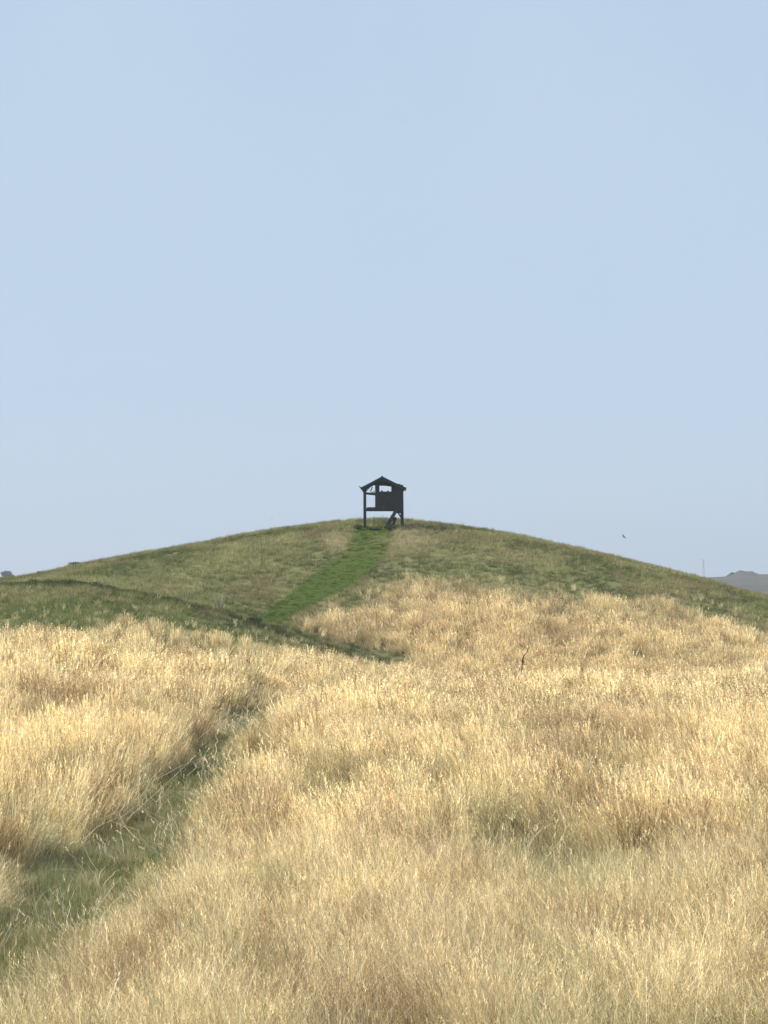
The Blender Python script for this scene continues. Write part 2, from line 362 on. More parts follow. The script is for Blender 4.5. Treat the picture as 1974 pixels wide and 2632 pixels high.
GOLD_HI = (.92, .805, .50); GOLD = (.71, .59, .355); BROWN = (.38, .285, .155); OLIVE = (.30, .30, .145)
GREEN = (.23, .26, .095); DKGREEN = (.13, .165, .050); STRAW = (.52, .45, .26); GREYG = (.27, .29, .17)
def lay_tall(name, d0, d1, dens, lib, label, wide=1.0):
    x, y = sample(d0, d1, dens); v = veg(x, y); z = ground_z(x, y)
    p = np.clip(v['gold'], 0, 1)*(1-.75*v['gp'])+.025*(1-v['mown'])*(y < 100)+.30*sm(-190, -20, v['r']-np.interp(v['c'], [0, 500, 900], [1722, 1730, 1760]))*(y > 68)*(y < 100)*(v['c'] < 900)*(1-v['track'])+.2*v['path']*(y < 60)
    k = RNG.random(len(x)) < p; x, y, z = x[k], y[k], z[k]; v = {a: b[k] for a, b in v.items()}; n = len(x)
    xs_ = x+.12*(y-30)*(y < 84); big = .55*fbm(xs_/.9+5, y/6.5, 41, 4)+.45*fbm(xs_/3+5, y/14, 43, 3); big = (big-.5)*1.1+.5; fine = fbm(x/.42, y/.55, 51, 2); cl = (fbm(x/.30+9, y/.40, 53, 2)-.5); rnd = RNG.random(n)
    sc = (.50+.50*big+1.1*(fine-.5)+.34*rnd)*(.34+.66*v['gold'])*(.50+.50*sm(.3, 1.9, np.abs(x-path_x(y)+.1)+.9*sm(68, 76, y)+.6*fine))*(1-.55*v['gp'])*1.0
    sc = sc*(.78+.22*sm(14, 34, y))*(.88+.12*(y < 84))
    lx = -.20-.45*(fbm(x/1.5, y/8, 71, 3)-.3)*sm(-4, 1, x)+RNG.normal(0, .20, n)         # wind lean, to the left
    lx = np.where(x < path_x(y), lx*.35+.34*sm(1.9, .9, path_x(y)-x), lx)
    ly = RNG.normal(0, .12, n)
    rot = np.stack([-ly, lx, RNG.uniform(0, 6.283, n)], 1)
    # tilt is applied after spin: build euler from a spin then a lean
    rot = spin_lean(rot[:, 2], lx, ly)
    s = np.stack([sc*RNG.uniform(.85, 1.2, n)*wide, sc*wide, sc], 1)
    t = np.clip((big-.5)*1.6+.5+cl*2.5+(fine-.5)*.9+(rnd-.5)*.35, 0, 1)
    tc = lerp(BROWN, GOLD, sm(0, .5, t)); tc = lerp(tc, GOLD_HI, sm(.45, 1, t))
    pink = sm(.50, .70, fbm(x/.8+80, y/2.2, 91, 3))[:, None]; tc = tc*(1-pink*.35)+np.array([.54, .42, .28])*pink*.35
    tc = lerp(tc, (.24, .17, .09), (RNG.random(n) < .05)*.8)
    ol = np.clip(sm(.56, .78, fbm(x/1.1+30, y/3.6, 95, 3))*.6+v['gp']*.75+(1-v['gold'])*.5+.2*sm(15.5, 12.5, y), 0, .9)
    tc = tc*(1-.02*sm(80, 90, y))[:, None]; tc = lerp(tc, GOLD, .35*sm(80, 90, y)); tc = lerp(tc, BROWN, sm(19, 13, y)*.25*RNG.uniform(.3, 1.3, n)); tc = lerp(tc, OLIVE, ol*(1-.45*sm(60, 75, y))*RNG.uniform(.6, 1.1, n).clip(0, 1))
    scatter(name, lib, np.stack([x, y, z-.02], 1), rot, s, RNG.integers(0, len(lib.objects), n), tc, label, 'dry grass')
def lay_stems(name, d0, d1, dens, lib, label):
    x, y = sample(d0, d1, dens); v = veg(x, y); k = RNG.random(len(x)) < np.clip(v['gold']+.35*v['path'], 0, 1); x, y = x[k], y[k]; n = len(x); z = ground_z(x, y)
    pt = sm(.45, .7, fbm(x/.8, y/2, 201, 3)); k = RNG.random(n) < .25+.75*pt; x, y, z = x[k], y[k], z[k]; n = len(x)
    sc = RNG.uniform(.75, 1.15, n)*(.72+.28*sm(14, 34, y)); wd = .8+.8*sm(20, 50, y)
    lx = -.18+RNG.normal(0, .22, n)
    tc = lerp((.80, .70, .47), (.92, .86, .66), RNG.random(n))
    scatter(name, lib, np.stack([x, y, z-.02], 1), spin_lean(RNG.uniform(0, 6.283, n), lx, RNG.normal(0, .2, n)), np.stack([sc*wd, sc*wd, sc], 1), RNG.integers(0, len(lib.objects), n), tc, label, 'dry grass')
def spin_lean(spin, lx, ly):
    out = np.empty((len(spin), 3))
    ax = np.stack([-ly, lx, 0*lx], 1); an = np.linalg.norm(ax, axis=1)+1e-9; ax /= an[:, None]
    c, s = np.cos(an), np.sin(an); C = 1-c; X, Y_ = ax[:, 0], ax[:, 1]
    Rm = np.zeros((len(spin), 3, 3)); Rm[:, 0, 0] = c+X*X*C; Rm[:, 0, 1] = X*Y_*C; Rm[:, 0, 2] = Y_*s
    Rm[:, 1, 0] = X*Y_*C; Rm[:, 1, 1] = c+Y_*Y_*C; Rm[:, 1, 2] = -X*s; Rm[:, 2, 0] = -Y_*s; Rm[:, 2, 1] = X*s; Rm[:, 2, 2] = c
    cs, sn = np.cos(spin), np.sin(spin); Rz = np.zeros_like(Rm); Rz[:, 0, 0] = cs; Rz[:, 0, 1] = -sn; Rz[:, 1, 0] = sn; Rz[:, 1, 1] = cs; Rz[:, 2, 2] = 1
    M = Rm @ Rz
    out[:, 1] = np.arcsin(np.clip(-M[:, 2, 0], -1, 1)); out[:, 0] = np.arctan2(M[:, 2, 1], M[:, 2, 2]); out[:, 2] = np.arctan2(M[:, 1, 0], M[:, 0, 0]); return out
def lay_short(name, d0, d1, dens, lib, label, near):
    x, y = sample(d0, d1, dens); v = veg(x, y); z = ground_z(x, y)
    p = np.clip(1.0-v['gold']*(.72 if near else .8), .05, 1)
    k = RNG.random(len(x)) < p; x, y, z = x[k], y[k], z[k]; v = {a: b[k] for a, b in v.items()}; n = len(x)
    big = fbm(x/3+15, y/5, 141, 4); fine = fbm(x/.5, y/.9, 151, 3); rnd = RNG.random(n)
    sc = (.55+.7*big+.25*rnd)*(1-.72*v['mown'])*(1-.25*v['track'])
    if near: sc = sc*(.75+.35*(1-v['path']))
    lx = -.18+RNG.normal(0, .15, n); ly = RNG.normal(0, .15, n)
    s = np.stack([sc, sc, sc], 1); s[:, :2] = np.maximum(s[:, :2], .75)
    s[:, 2] *= np.exp(RNG.normal(0, .28 if near else .42, n))
    t = np.clip((big-.5)*2.4+.5+(rnd-.5)*.9, 0, 1)
    if near:
        tc = lerp(DKGREEN, GREEN, sm(0, .5, t)); tc = lerp(tc, GREYG, sm(.45, 1, t)*.8); tc = lerp(tc, BROWN, v['gold']*.7)
        tc = lerp(tc, STRAW, (RNG.random(n) < .38)*.85)
    else:
        tc = lerp((.155, .18, .060), (.30, .30, .125), sm(0, .5, t)); tc = lerp(tc, (.44, .41, .20), sm(.45, 1, t)*.9); tc = lerp(tc, STRAW, (RNG.random(n) < .10)*.6)
        mot = fbm(x/1.1, y/2.2, 181, 3); tc = tc*(.62+.78*mot)[:, None]
        tc = lerp(tc, (.40, .31, .18), sm(.52, .74, fbm(x/2.2+3, y/4+8, 171, 3))*.55)
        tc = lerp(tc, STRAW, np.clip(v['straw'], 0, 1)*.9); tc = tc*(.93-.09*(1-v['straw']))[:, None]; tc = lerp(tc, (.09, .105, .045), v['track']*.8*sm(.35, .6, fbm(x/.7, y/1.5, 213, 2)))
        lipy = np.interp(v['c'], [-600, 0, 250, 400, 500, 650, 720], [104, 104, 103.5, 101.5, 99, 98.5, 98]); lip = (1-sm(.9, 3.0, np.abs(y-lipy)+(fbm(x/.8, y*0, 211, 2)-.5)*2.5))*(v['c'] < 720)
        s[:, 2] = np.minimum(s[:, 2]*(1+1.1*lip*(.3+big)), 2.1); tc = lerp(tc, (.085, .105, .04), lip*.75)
        lower = sm(96, 88, y)*(v['c'] < 700); tc = lerp(tc, (.165, .215, .070), lower*.6)
        tc = lerp(tc, (.072, .104, .008), np.clip(v['mown'], 0, 1)*.97*(.85+.3*rnd).clip(0, 1))
        tc = lerp(tc, GOLD, np.clip(v['gold'], 0, 1)*.7)
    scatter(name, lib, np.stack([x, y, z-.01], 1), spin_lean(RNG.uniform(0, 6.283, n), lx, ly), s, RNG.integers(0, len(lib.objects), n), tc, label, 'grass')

lay_tall("dry_grass", 9.5, 30, 36, LIB['near'], "tall straw coloured grass with pale seed heads filling the bottom of the view")
lay_stems("loose_stalks", 9.5, 34, 5, LIB["stem"], "bleached bent stems sticking out of the straw grass in the foreground")
lay_stems("loose_stalks", 34, 62, 3, LIB["stem"], "bleached stems standing out of the straw grass in the middle distance")
lay_tall("dry_grass", 30, 55, 22, LIB['mid'], "tall straw grass on both sides of the green trodden trail in the middle of the field")
lay_tall("dry_grass", 55, 84, 14, LIB['far'], "bright golden grass along the crest of the near field before the hollow", 1.1)
lay_tall("dry_grass", 84, 128, 13, LIB['far'], "tan tufted grass growing up the lower right flank of the mound", 1.2)
lay_short("green_grass", 9.5, 46, 34, LIB['snear'], "short green and olive grass along the trodden trail at lower left", True)
lay_short("green_grass", 46, 80, 22, LIB['snear'], "low green undergrowth at the far end of the trodden trail", True)
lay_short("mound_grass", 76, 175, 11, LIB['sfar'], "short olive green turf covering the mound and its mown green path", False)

# ------------------------------------------------------------------ the hide on the mound
def box(bm, c, s, rot=None):
    m = Matrix.Translation(Vector(c)) @ (rot or Matrix.Identity(4)) @ Matrix.Diagonal((s[0], s[1], s[2], 1))
    return bmesh.ops.create_cube(bm, size=1.0, matrix=m)
def bevel(bm, w=.008):
    bmesh.ops.bevel(bm, geom=bm.edges[:], offset=w, segments=1, affect='EDGES', clamp_overlap=True)
def bar(bm, a, b, wx, wy):
    a, b = Vector(a), Vector(b); d = b-a
    q = d.to_track_quat('Z', 'Y').to_matrix().to_4x4(); box(bm, (a+b)/2, (wx, wy, d.length), q)
U = 140/F                                     # metres per photo pixel at the hide
HZ = P(985, 1358, 140)
def hx(c): return (c-985)*U
def hz(r): return (1358-r)*U
def build_hide():
    root = empty("bird_hide", HZ)
    tag(root, "dark timber lookout hut raised on posts on top of the mound", "lookout hut")
    D = 1.9; back = D
    def g(x, y): return float(ground_z(np.array([HZ.x+x]), np.array([HZ.y+y]))[0])-HZ.z
    # posts, reaching a little into the ground
    tops = {0: hz(1250), 1: hz(1256)}
    for i, cx in enumerate((937.2, 1033)):
        for y in (0.0, back):
            bm = bmesh.new(); x = hx(cx); zb = g(x, y)-.25
            if i == 0: bar(bm, (x+.01, y, zb), (x, y, tops[0]), .18, .17)
            else: bar(bm, (x+.03, y, zb), (x, y, tops[1]), .19, .18)
            bevel(bm, .015); from_bm("post", bm, M_POST, root)
    # floor beams and deck
    bm = bmesh.new(); box(bm, (hx(984), .0, hz(1309)), (hx(1036)-hx(941)+.02, .12, .13)); bevel(bm); from_bm("floor_beam", bm, M_POST, root)
    bm = bmesh.new(); box(bm, (hx(984), back, hz(1309)), (hx(1036)-hx(941)+.02, .12, .13)); bevel(bm); from_bm("floor_beam", bm, M_POST, root)
    bm = bmesh.new()
    n = 12; x0, x1 = hx(943), hx(1029)
    for k in range(n): box(bm, (x0+(k+.5)*(x1-x0)/n, back/2, hz(1304.2)), ((x1-x0)/n-.012, back-.14, .04))
    from_bm("floor_deck", bm, M_WOOD, root)
    # boarded walls; front and back have a window opening in line with each other
    zt0, zb0 = hz(1246), hz(1309)
    def roofz(x):  # underside of roof
        xa = hx(982)
        return hz(1227)-abs(x-xa)*((hz(1223)-hz(1252))/(hx(1044)-hx(982)))*1.0-.045
    def wall_fb(y, wl, wr, wt, wb):
        bm = bmesh.new(); xl, xr = hx(964), hx(1037); n = 13; bw = (xr-xl)/n; zf = zb0-.01
        for k in range(n):
            a = xl+k*bw; c = a+bw*.5; yo = .006*(k % 2); top = roofz(c)-.02; low = zf-(.18 if k > 9 else random.uniform(0, .03))
            if wl-bw*.4 < c < wr+bw*.4:
                box(bm, (c, y+yo, (low+wb)/2), (bw-.006, .028, wb-low)); box(bm, (c, y+yo, (wt+top)/2), (bw-.006, .028, top-wt))
            else: box(bm, (c, y+yo, (low+top)/2), (bw-.006, .028, top-low))
        return bm
    for y, nm in ((-.11, "front_wall"), (back+.11, "back_wall")):
        dz = 0.0 if y < 0 else .048
        wl, wr, wt, wb = hx(974.5), hx(1006.5), hz(1246.5)+dz, hz(1263)+dz*.6
        wl, wr, wt, wb = hx(975), hx(1006), hz(1247)+dz, hz(1263.5)+dz
        wo = from_bm(nm, wall_fb(y, wl, wr, wt, wb), M_WOOD, root)
        # backing boards seen in the gaps, split round the opening
        bm = bmesh.new(); yy = y+(.03 if y < 0 else -.03); xl, xr = hx(965), hx(1036)
        box(bm, ((xl+wl)/2, yy, (zb0+zt0)/2), (wl-xl, .02, zt0-zb0)); box(bm, ((xr+wr)/2, yy, (zb0+zt0)/2), (xr-wr, .02, zt0-zb0))
        box(bm, ((wl+wr)/2, yy, (zb0+wb)/2), (wr-wl, .02, wb-zb0)); from_bm("wall_lining", bm, M_WOOD, wo)
        bm = bmesh.new(); t = .035
        yf = y-.03 if y < 0 else y+.03
        box(bm, ((wl+wr)/2, yf, wt+t/2), (wr-wl+2*t, .04, t)); box(bm, ((wl+wr)/2, yf, wb-t/2), (wr-wl+2*t, .04, t))
        box(bm, (wl-t/2, yf, (wt+wb)/2), (t, .036, wt-wb)); box(bm, (wr+t/2, yf, (wt+wb)/2), (t, .036, wt-wb))
        from_bm("window_frame", bm, M_POST, wo)
    for cx in (965.5, 1036):
        bm = bmesh.new(); x = hx(cx); n = 9
        for k in range(n): box(bm, (x+.004*(k % 2), -.07+(k+.5)*(back+.14)/n, (zb0+roofz(x)-.03)/2), (.026, (back+.14)/n-.005, roofz(x)-.03-zb0))
        from_bm("side_wall", bm, M_WOOD, root)
    # something left standing inside, its top showing at the sill
    bm = bmesh.new()
    for cx, w_, h_ in ((981.5, .10, .14), (997, .12, .10)):
        bmesh.ops.create_uvsphere(bm, u_segments=10, v_segments=8, radius=1, matrix=Matrix.Translation((hx(cx), back*.55, hz(1263))) @ Matrix.Diagonal((w_*.6, w_*.6, h_*.9, 1)))
    box(bm, (hx(989), back*.55, hz(1266)), (.7, .3, .05)); box(bm, (hx(989), back*.55, hz(1285)), (.62, .24, .86)); from_bm("bench_locker", bm, M_POST, root)
    # roof: two felted slopes on rafters, ridge cap
    xa, za = hx(982), hz(1224.5)
    for sgn, xe, ze in ((-1, hx(930), hz(1252)), (1, hx(1043), hz(1253.5))):
        bm = bmesh.new(); v = []
        for y in (-.34, back+.34):
            for (x, z) in ((xa, za), (xa+(xe-xa)*.5, za+(ze-za)*.5-.012), (xe, ze)):
                v.append(bm.verts.new((x, y, z)))
        bm.faces.new((v[0], v[1], v[4], v[3])); bm.faces.new((v[1], v[2], v[5], v[4]))
        r_ = bmesh.ops.extrude_face_region(bm, geom=bm.faces[:]); 
        for e in r_['geom']:
            if isinstance(e, bmesh.types.BMVert): e.co.z -= .07 if sgn > 0 else .055
        ro = from_bm("roof_slope", bm, M_ROOF, root)
        for y in (-.30, back*.5, back+.30):
            bm = bmesh.new(); bar(bm, (xa, y, za-.115), (xe-sgn*.06, y, ze-.10), .06, .09 if sgn < 0 else .1); from_bm("rafter", bm, M_POST, ro)
        bm = bmesh.new(); box(bm, (xe+sgn*.012, back/2, ze-.05), (.03, back+.70, .15 if sgn > 0 else .09)); from_bm("fascia", bm, M_ROOF, ro)
    bm = bmesh.new(); bmesh.ops.create_cone(bm, segments=10, radius1=.045, radius2=.045, depth=back+.72, cap_ends=True, matrix=Matrix.Translation((xa, back/2, za-.015)) @ Matrix.Rotation(R(90), 4, 'X')); from_bm("ridge_cap", bm, M_ROOF, root)
    # gable boards over the box
    for y in (-.14, back+.14):
        bm = bmesh.new(); zz = hz(1244); xs_ = [hx(958), hx(1029)]; pts = [(xs_[0], zz+.0), (xs_[1], zz), (xs_[1], roofz(xs_[1])), (xa, roofz(xa)-.0), (xs_[0], roofz(xs_[0]))]
        f = bm.faces.new([bm.verts.new((px, y, pz)) for px, pz in pts]); e = bmesh.ops.extrude_face_region(bm, geom=[f])
        for q in e['geom']:
            if isinstance(q, bmesh.types.BMVert): q.co.y += .022
        from_bm("gable_board", bm, M_WOOD, root)
    # open bay on the left: rail, knee braces, the forked end of the wall plate
    for y in (0.0, back):
        bm = bmesh.new(); bar(bm, (hx(940), y, hz(1266.5)), (hx(965), y, hz(1269)), .07, .07); bevel(bm); from_bm("hand_rail", bm, M_POST, root)
    for y in (0.03, back-.03):
        bm = bmesh.new(); bar(bm, (hx(938), y, hz(1262)), (hx(950), y, hz(1249)), .05, .05); bar(bm, (hx(950), y, hz(1268.5)), (hx(963), y, hz(1263)), .045, .045)
        bar(bm, (hx(952), y+.01, hz(1262)), (hx(957), y+.01, hz(1249)), .03, .03); from_bm("knee_brace", bm, M_POST, root)
    bm = bmesh.new(); bar(bm, (hx(937), -.10, hz(1267)), (hx(926), -.12, hz(1252.5)), .09, .08); bar(bm, (hx(927), -.12, hz(1254)), (hx(923.5), -.12, hz(1250)), .06, .06); bevel(bm, .01); from_bm("eave_brace", bm, M_POST, root)
    # corner post skirt under the floor at the right
    bm = bmesh.new()
    for k, (a, b_, lo) in enumerate(((1019, 1024.5, 1316), (1024.7, 1030.5, 1319), (1030.7, 1036.8, 1317))): box(bm, ((hx(a)+hx(b_))/2, -.145, (hz(1306)+hz(lo))/2), (hx(b_)-hx(a), .02, hz(1306)-hz(lo)))
    from_bm("skirt_board", bm, M_WOOD, root)
    # steps, falling to the left from under the floor to the ground
    st = empty("steps", (0, 0, 0)); st.parent = root
    a = Vector((hx(1018), -.30, hz(1313))); b = Vector((hx(991), -.30, g(hx(991), -.3)+.02))
    for yy in (-.30, -.95):
        bm = bmesh.new(); bar(bm, (a.x, yy, a.z), (b.x, yy, b.z), .05, .20); from_bm("stringer", bm, M_POST, st)
    for k in range(5):
        t = (k+.5)/5; p = a.lerp(b, t); bm = bmesh.new(); box(bm, (p.x, -.625, p.z+.01), (.27, .60, .05)); from_bm("tread", bm, M_WOOD, st)
    bm = bmesh.new(); bar(bm, (hx(1004), -.34, g(hx(1004), -.34)-.1), (hx(1018), -.34, hz(1331)), .08, .14); bar(bm, (hx(1018), -.34, hz(1331)), (hx(1003), -.34, hz(1339)), .06, .16); from_bm("prop", bm, M_POST, st)
    for y in (-.05, back-.1):
        bm = bmesh.new(); bar(bm, (hx(1033), y, hz(1332)), (hx(1021), y, hz(1313)), .06, .05); from_bm("brace", bm, M_POST, root)
build_hide()

# ------------------------------------------------------------------ shrubs: stems and a leafy crown
def leaf_mesh(V, Q):
    me = quad_mesh("foliage", np.array(V), np.array(Q)); a = me.attributes.new('btint', 'FLOAT_VECTOR', 'POINT')
    t = np.repeat(RNG.uniform(.55, 1.45, len(V)//4), 4); a.data.foreach_set('vector', np.stack([t, t, t], 1).astype(np.float32).ravel()); return me
def leaf_cloud(V, Q, cx, cy, cz, rx, ry, rz, n, s):
    for _ in range(n):
        while True:
            p = [random.uniform(-1, 1) for _ in range(3)]; r2 = sum(q*q for q in p)
            if .25 < r2 < 1: break
        x, y, z = cx+p[0]*rx, cy+p[1]*ry, cz+p[2]*rz
        d = Vector((random.gauss(0, 1), random.gauss(0, 1), random.gauss(0, .7)+.3)).normalized(); e = d.orthogonal().normalized(); e.rotate(Matrix.Rotation(random.uniform(0, 6.28), 3, d))
        f = d.cross(e); a = s*random.uniform(.6, 1.3); q0 = len(V)
        for u, w_ in ((-1, 0), (0, -.5), (1, 0), (0, .5)): V.append(tuple(Vector((x, y, z))+e*a*u+f*a*w_))
        Q.append((q0, q0+1, q0+2, q0+3))
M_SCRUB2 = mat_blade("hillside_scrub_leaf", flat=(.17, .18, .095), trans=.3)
def shrub(c, r, d, w_, h, label, n=420, s=.05):
    x, _ = ray(c, r); x *= d; z = float(ground_z(np.array([x]), np.array([d]))[0])
    root = empty("shrub", (x, d, z)); tag(root, label, "shrub", "low shrubs along the sunken track and hilltop")
    V, Q = [], []
    k = max(3, int(w_/.25))
    for i in range(k):
        t = (i+.5)/k-.5; leaf_cloud(V, Q, t*w_*.8, random.uniform(-.15, .15), h*random.uniform(.45, .62), w_/k*.95, .28+h*.2, h*random.uniform(.32, .5), n//k, s)
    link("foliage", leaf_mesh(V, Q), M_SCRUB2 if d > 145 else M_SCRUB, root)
    bm = bmesh.new()
    for i in range(4): bar(bm, (0, 0, -.05), (random.uniform(-.3, .3)*w_, random.uniform(-.1, .1), h*.7), .03, .03)
    from_bm("stem", bm, M_DEAD, root)
def gd(c, d):
    x = ray(c, 0)[0]*d; return proj(x, d, float(ground_z(np.array([x]), np.array([d]))[0]))[1]
for (c, d, w_, h, lb) in (
    (18, 108, 1.5, .30, "low dark shrub at the very left edge beside the sunken track"),
    (52, 107, 1.1, .36, "small dark shrub between the left edge and the widest track shrub"),
    (102, 104, 1.1, .50, "widest dark shrub standing tallest on the left track line"),
    (135, 105, 1.0, .36, "flat topped shrub just right of the tallest track shrub"),
    (172, 105, 1.0, .44, "squarish green shrub in the middle of the track line"),
    (225, 104, 1.3, .46, "dark bushy shrub at the right end of the track line"),
    (268, 103, .9, .30, "low shrub where the dark track line starts to fall away"),
    (207, 149.5, 1.7, .34, "rounded grey green bush on the left shoulder of the mound skyline"),
    (112, 152, 1.0, .30, "small thin bush on the skyline at the mound's left foot"),
    (921, 139.3, .55, .28, "dark weedy clump at the foot of the hut's left post"),
    (962, 139.0, .8, .14, "low dark weeds on the ground under the hut floor"),
    (1005, 138.9, .62, .42, "dark thicket of weeds round the bottom of the hut steps"),
    (648, 99, .8, .30, "dark green clump at the lower left end of the mown path")):
    shrub(c, gd(c, d), d, w_, h, lb, n=int(700*max(w_, .6)), s=.045)
def far_scrub():
    V, Q = [], []
    for i in range(46):
        c = random.uniform(1868, 1950); r = np.interp(c, [1868, 1880, 1897, 1906, 1926, 1942, 1950], [1484, 1475, 1467, 1471, 1470, 1478, 1479])+random.uniform(0, 9)
        p = P(c, r, 992+random.uniform(-6, 6)); leaf_cloud(V, Q, p.x, p.y, p.z, 1.5, 1.5, .7, 45, .35)
    tag(link("distant_scrub", leaf_mesh(V, Q), M_SCRUB), "dark scrub covering the knob of the far right hill", None, kind='stuff')
far_scrub()
def far_tree(c, r, d, w_, h, label):
    p = P(c, r, d); root = empty("tree", p); tag(root, label, "tree", "tiny hazy trees on the far left horizon")
    V, Q = [], []
    for i in range(5): leaf_cloud(V, Q, random.uniform(-.35, .35)*w_, random.uniform(-.3, .3)*w_, h*random.uniform(.5, .75), w_*.3, w_*.3, h*.3, 160, .42)
    link("crown", leaf_mesh(V, Q), M_SCRUB, root)
    bm = bmesh.new(); bmesh.ops.create_cone(bm, segments=8, radius1=.22, radius2=.1, depth=h*.6+2, cap_ends=True, matrix=Matrix.Translation((0, 0, h*.3-1))); from_bm("trunk", bm, M_DEAD, root)
far_tree(12, 1488, 980, 4.4, 3.4, "darker round tree of the hazy pair on the far left horizon")
far_tree(25, 1489, 985, 3.2, 2.2, "smaller paler tree beside the round one on the far left horizon")

# ------------------------------------------------------------------ single dead weeds and bright bent stalks
def tube(bm, pts, r0, r1, seg=6):
    pts = [Vector(p) for p in pts]; rings = []
    for i, p in enumerate(pts):
        d = (pts[min(i+1, len(pts)-1)]-pts[max(i-1, 0)]).normalized(); e = d.orthogonal().normalized(); f = d.cross(e); rr = r0+(r1-r0)*i/(len(pts)-1)
        rings.append([bm.verts.new(p+e*rr*math.cos(a)+f*rr*math.sin(a)) for a in [6.2832*k/seg for k in range(seg)]])
    for a, b in zip(rings, rings[1:]):
        for k in range(seg): bm.faces.new((a[k], a[(k+1) % seg], b[(k+1) % seg], b[k]))
    bm.faces.new(rings[0]); bm.faces.new(rings[-1])
def px_pts(pts, d, org): return [P(c, r, d)-org for c, r in pts]
d = 96.0
def weed(name, pts, branches, d, r0, label):
    x = P(pts[0][0], pts[0][1], d).x; gz = float(ground_z(np.array([x]), np.array([d]))[0]); org = Vector((x, d, gz))
    root = empty(name, org); tag(root, label, "dead weed", "dead weed stalks in the hollow")
    bm = bmesh.new(); tube(bm, [Vector((0, 0, -.05))]+px_pts(pts, d, org), r0*1.1, r0*.6); from_bm("stem", bm, M_DEAD, root)
    for br in branches:
        bm = bmesh.new(); tube(bm, px_pts(br, d, org), r0*.9, r0*.4); from_bm("seed_spike", bm, M_DEAD, root)
weed("dead_weed", [(1341, 1726), (1342, 1706), (1344, 1696), (1346, 1688)], [[(1341, 1702), (1343, 1694), (1346, 1686), (1351, 1680), (1356, 1674), (1358, 1664)], [(1343, 1694), (1345, 1702), (1349, 1712)]], 96, .034, "tall forked brown weed stalk standing in the hollow right of centre")
weed("dead_weed", [(1335, 1738), (1335, 1726), (1336, 1716)], [[(1335, 1728), (1336, 1720), (1337, 1713)]], 90, .03, "short dark weed stub just left of the forked brown stalk")
M_STK2 = mat_plain("bleached_stalk", (.60, .49, .30), (.82, .70, .46), 30, .8, (1, 1, 1), 0)
def hit(c, r, h=.03):
    for d in np.arange(10.5, 90, .1):
        a, b = ray(c, r)
        if b*d <= float(ground_z(np.array([a*d]), np.array([d]))[0])+h: return float(d)
    return 90.0
def stalk(pts, d, r, label, side=None):
    hh = .03 if d > 20 else .48
    d = hit(*pts[0], hh)
    a = P(pts[0][0], pts[0][1], d); gz = float(ground_z(np.array([a.x]), np.array([d]))[0]); org = Vector((a.x, d, gz))
    bm = bmesh.new(); pp = [P(c, rr, d+.15*i)-org for i, (c, rr) in enumerate(pts)]
    if hh > .1: pp = [Vector((0, 0, -.03))]+pp
    else: pp[0].z -= .03
    # smooth the polyline
    for _ in range(2):
        q = [pp[0]]
        for u, v_ in zip(pp, pp[1:]): q += [u.lerp(v_, .25), u.lerp(v_, .75)]
        pp = q+[pp[-1]]
    tube(bm, pp, r, r*.6, 6)
    tip = pp[-1]; dr = (pp[-1]-pp[-3]).normalized()
    for k in range(10):
        c0 = tip-dr*.012*k; s = Vector((random.gauss(0, 1), random.gauss(0, 1), random.gauss(0, 1))).cross(dr).normalized()
        v1 = bm.verts.new(c0); v2 = bm.verts.new(c0+s*.010+dr*.012); v3 = bm.verts.new(c0+s*.006+dr*.034); bm.faces.new((v1, v2, v3))
    o = from_bm("grass_stalk", bm, M_STK2); o.location = org; tag(o, label, "grass stalk", "single bleached stalks that stand out of the field"); return o
stalk([(300, 2128), (352, 2082), (404, 2036), (452, 1992), (500, 1944)], 34, .0045, "long bleached stalk lying diagonally across the green trail")
stalk([(505, 1908), (545, 1882), (590, 1860), (632, 1846)], 44, .0055, "long pale stalk arching right over the far part of the trail")
stalk([(215, 2160), (262, 2105), (300, 2085)], 33, .0042, "short bleached stalk leaning right at the trail's left edge")
stalk([(612, 1812), (634, 1790), (662, 1766)], 52, .006, "thin pale stalk pointing up and right where the trail disappears")
stalk([(1662, 2552), (1661, 2530), (1662, 2512)], 14.5, 0.0041, "short upright pale stalk beside the bent one at lower right")
stalk([(1666, 2552), (1682, 2536), (1708, 2514)], 14.4, 0.0046, "thick pale stalk bent over to the right near the bottom right corner")
stalk([(1785, 2596), (1812, 2572), (1830, 2548)], 13.8, 0.0038, "thin straight stalk leaning right between the two bent stalks at bottom right")
stalk([(1912, 2602), (1934, 2580), (1960, 2568)], 13.8, 0.0041, "pale stalk curving to the right edge at the bottom right corner")
stalk([(264, 2632), (284, 2570), (310, 2495)], 14.0, 0.0043, "long crooked pale stalk rising from the bottom left edge")
stalk([(1612, 2510), (1613, 2470)], 15.2, 0.0041, "straight bright stalk upright left of the bottom right pair")
stalk([(275, 2450), (276, 2400), (270, 2370)], 17.5, 0.0049, "bright upright stalk in straw grass right of the green patch at lower left")

# pale plume on the slope left of the path
def plume():
    x = ray(565, 0)[0]*106; gz = float(ground_z(np.array([x]), np.array([106.]))[0]); V, Q, T = [], [], []
    for i in range(70):
        a = random.uniform(0, 6.28); blade_strip(V, Q, T, (.16*math.cos(a), .16*math.sin(a)), a, random.uniform(.4, 1.3), random.uniform(.05, .45), .016, (1, 1, 1), 1, 4)
    me = quad_mesh("grass_plume", np.array(V), np.array(Q)); o = link("grass_plume", me, mat_plain("plume_straw", (.26, .27, .16), (.38, .37, .23), 8, .9, (1, 1, 1), 0)); o.location = (x, 106, gz)
    tag(o, "single tall pale grass plume on the green slope left of the mown path", "grass plume")
plume()

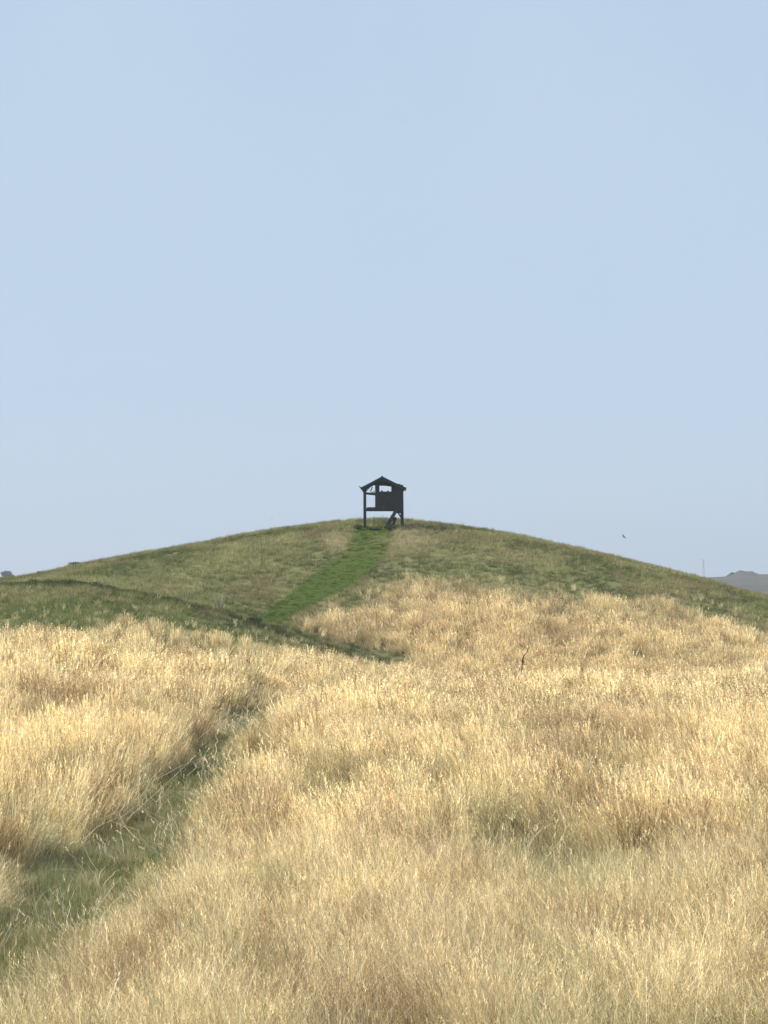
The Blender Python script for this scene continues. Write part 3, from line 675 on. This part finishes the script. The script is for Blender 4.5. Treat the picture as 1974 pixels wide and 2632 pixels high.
# ------------------------------------------------------------------ far pylon
def pylon():
    d = 900; b = P(1808, 1493, d); H = (1493-1438)/F*d; root = empty("pylon", b); tag(root, "faint thin lattice mast on the horizon left of the far right hill", "mast")
    for sx in (-1, 1):
        for sy in (-1, 1):
            bm = bmesh.new(); bar(bm, (sx*.55, sy*.55, -3), (sx*.08, sy*.08, H), .05, .05); from_bm("leg", bm, M_STEEL, root)
    for z in (H*.72, H*.86, H*.97):
        bm = bmesh.new(); box(bm, (0, 0, z), (1.1, .07, .07)); from_bm("crossarm", bm, M_STEEL, root)
    bm = bmesh.new()
    for k in range(7):
        z0, z1 = H*k/7, H*(k+1)/7; w0, w1 = .55-.47*k/7, .55-.47*(k+1)/7
        for s in (-1, 1): bar(bm, (s*w0, -w0, z0), (-s*w1, -w1, z1), .03, .03)
    from_bm("lattice", bm, M_STEEL, root)
pylon()

# ------------------------------------------------------------------ birds
def bird(c, r, d, span, roll, yaw, label, dark=True):
    bm = bmesh.new()
    L_ = span*.55; prof = [(-.5, .02), (-.36, .06), (-.15, .10), (.1, .11), (.3, .08), (.38, .07), (.45, .065), (.5, .02)]
    rings = []
    for t, rr in prof: rings.append([bm.verts.new((t*L_, rr*L_*math.cos(a), rr*L_*math.sin(a))) for a in [6.2832*k/8 for k in range(12)]])
    for a, b in zip(rings, rings[1:]):
        for k in range(8): bm.faces.new((a[k], a[(k+1) % 8], b[(k+1) % 8], b[k]))
    bm.faces.new(rings[0]); bm.faces.new(rings[-1])
    v = [bm.verts.new(q) for q in ((-.45*L_, 0, .02*L_), (-.78*L_, -.13*L_, .02*L_), (-.66*L_, 0, .03*L_), (-.78*L_, .13*L_, .02*L_))]; bm.faces.new(v)
    for s in (-1, 1):                                     # swept wings, raised
        st = []
        for k, (u, ch, sw, up) in enumerate(((.02, .34, .1, .0), (.22, .30, .16, .09), (.42, .22, .06, .13), (.5, .05, -.14, .12))):
            for e in (1, -1): st.append((bm.verts.new((L_*(sw+e*ch*.5), s*u*span, up*span+.012*span)), bm.verts.new((L_*(sw+e*ch*.5), s*u*span, up*span-.004*span))))
        for k in range(3):
            a, b, c2, d2 = st[2*k], st[2*k+1], st[2*k+3], st[2*k+2]
            bm.faces.new((a[0], b[0], c2[0], d2[0])); bm.faces.new((a[1], b[1], c2[1], d2[1])); bm.faces.new((a[0], a[1], d2[1], d2[0])); bm.faces.new((b[0], b[1], c2[1], c2[0]))
    o = from_bm("bird", bm, M_BIRD); o.location = P(c, r, d); o.rotation_euler = (roll, -.35, yaw); tag(o, label, "bird", "birds flying over the mound")
bird(1603, 1380, 120, .32, .9, .6, "largest dark bird flying right of the hut above the mound's slope")
bird(1036, 313, 160, .20, .3, .5, "left one of the two tiny birds high in the blue sky")
bird(1193, 308, 170, .18, .2, 1.2, "right one of the two tiny birds high in the blue sky")
bird(699, 1333, 165, .18, .4, 1.4, "tiny bird just above the mound's skyline left of the hut")

# ------------------------------------------------------------------ haze: the air between here and the far hills
def build_haze():
    bm = bmesh.new(); box(bm, (0, 1500, 12), (6400, 3440, 88))
    m, t, o = mat_new("haze_air"); v = t.nodes.new('ShaderNodeVolumePrincipled'); v.inputs['Color'].default_value = (.80, .88, .97, 1); v.inputs['Density'].default_value = .0003; v.inputs['Anisotropy'].default_value = .2
    t.links.new(v.outputs[0], o.inputs['Volume']); tag(from_bm("haze", bm, m), "pale summer air haze over the whole landscape", None, kind='stuff')
build_haze()

# ------------------------------------------------------------------ render settings
S.render.engine = 'CYCLES'
S.cycles.max_bounces = 6; S.cycles.diffuse_bounces = 4; S.cycles.transmission_bounces = 4; S.cycles.transparent_max_bounces = 4; S.cycles.volume_bounces = 0
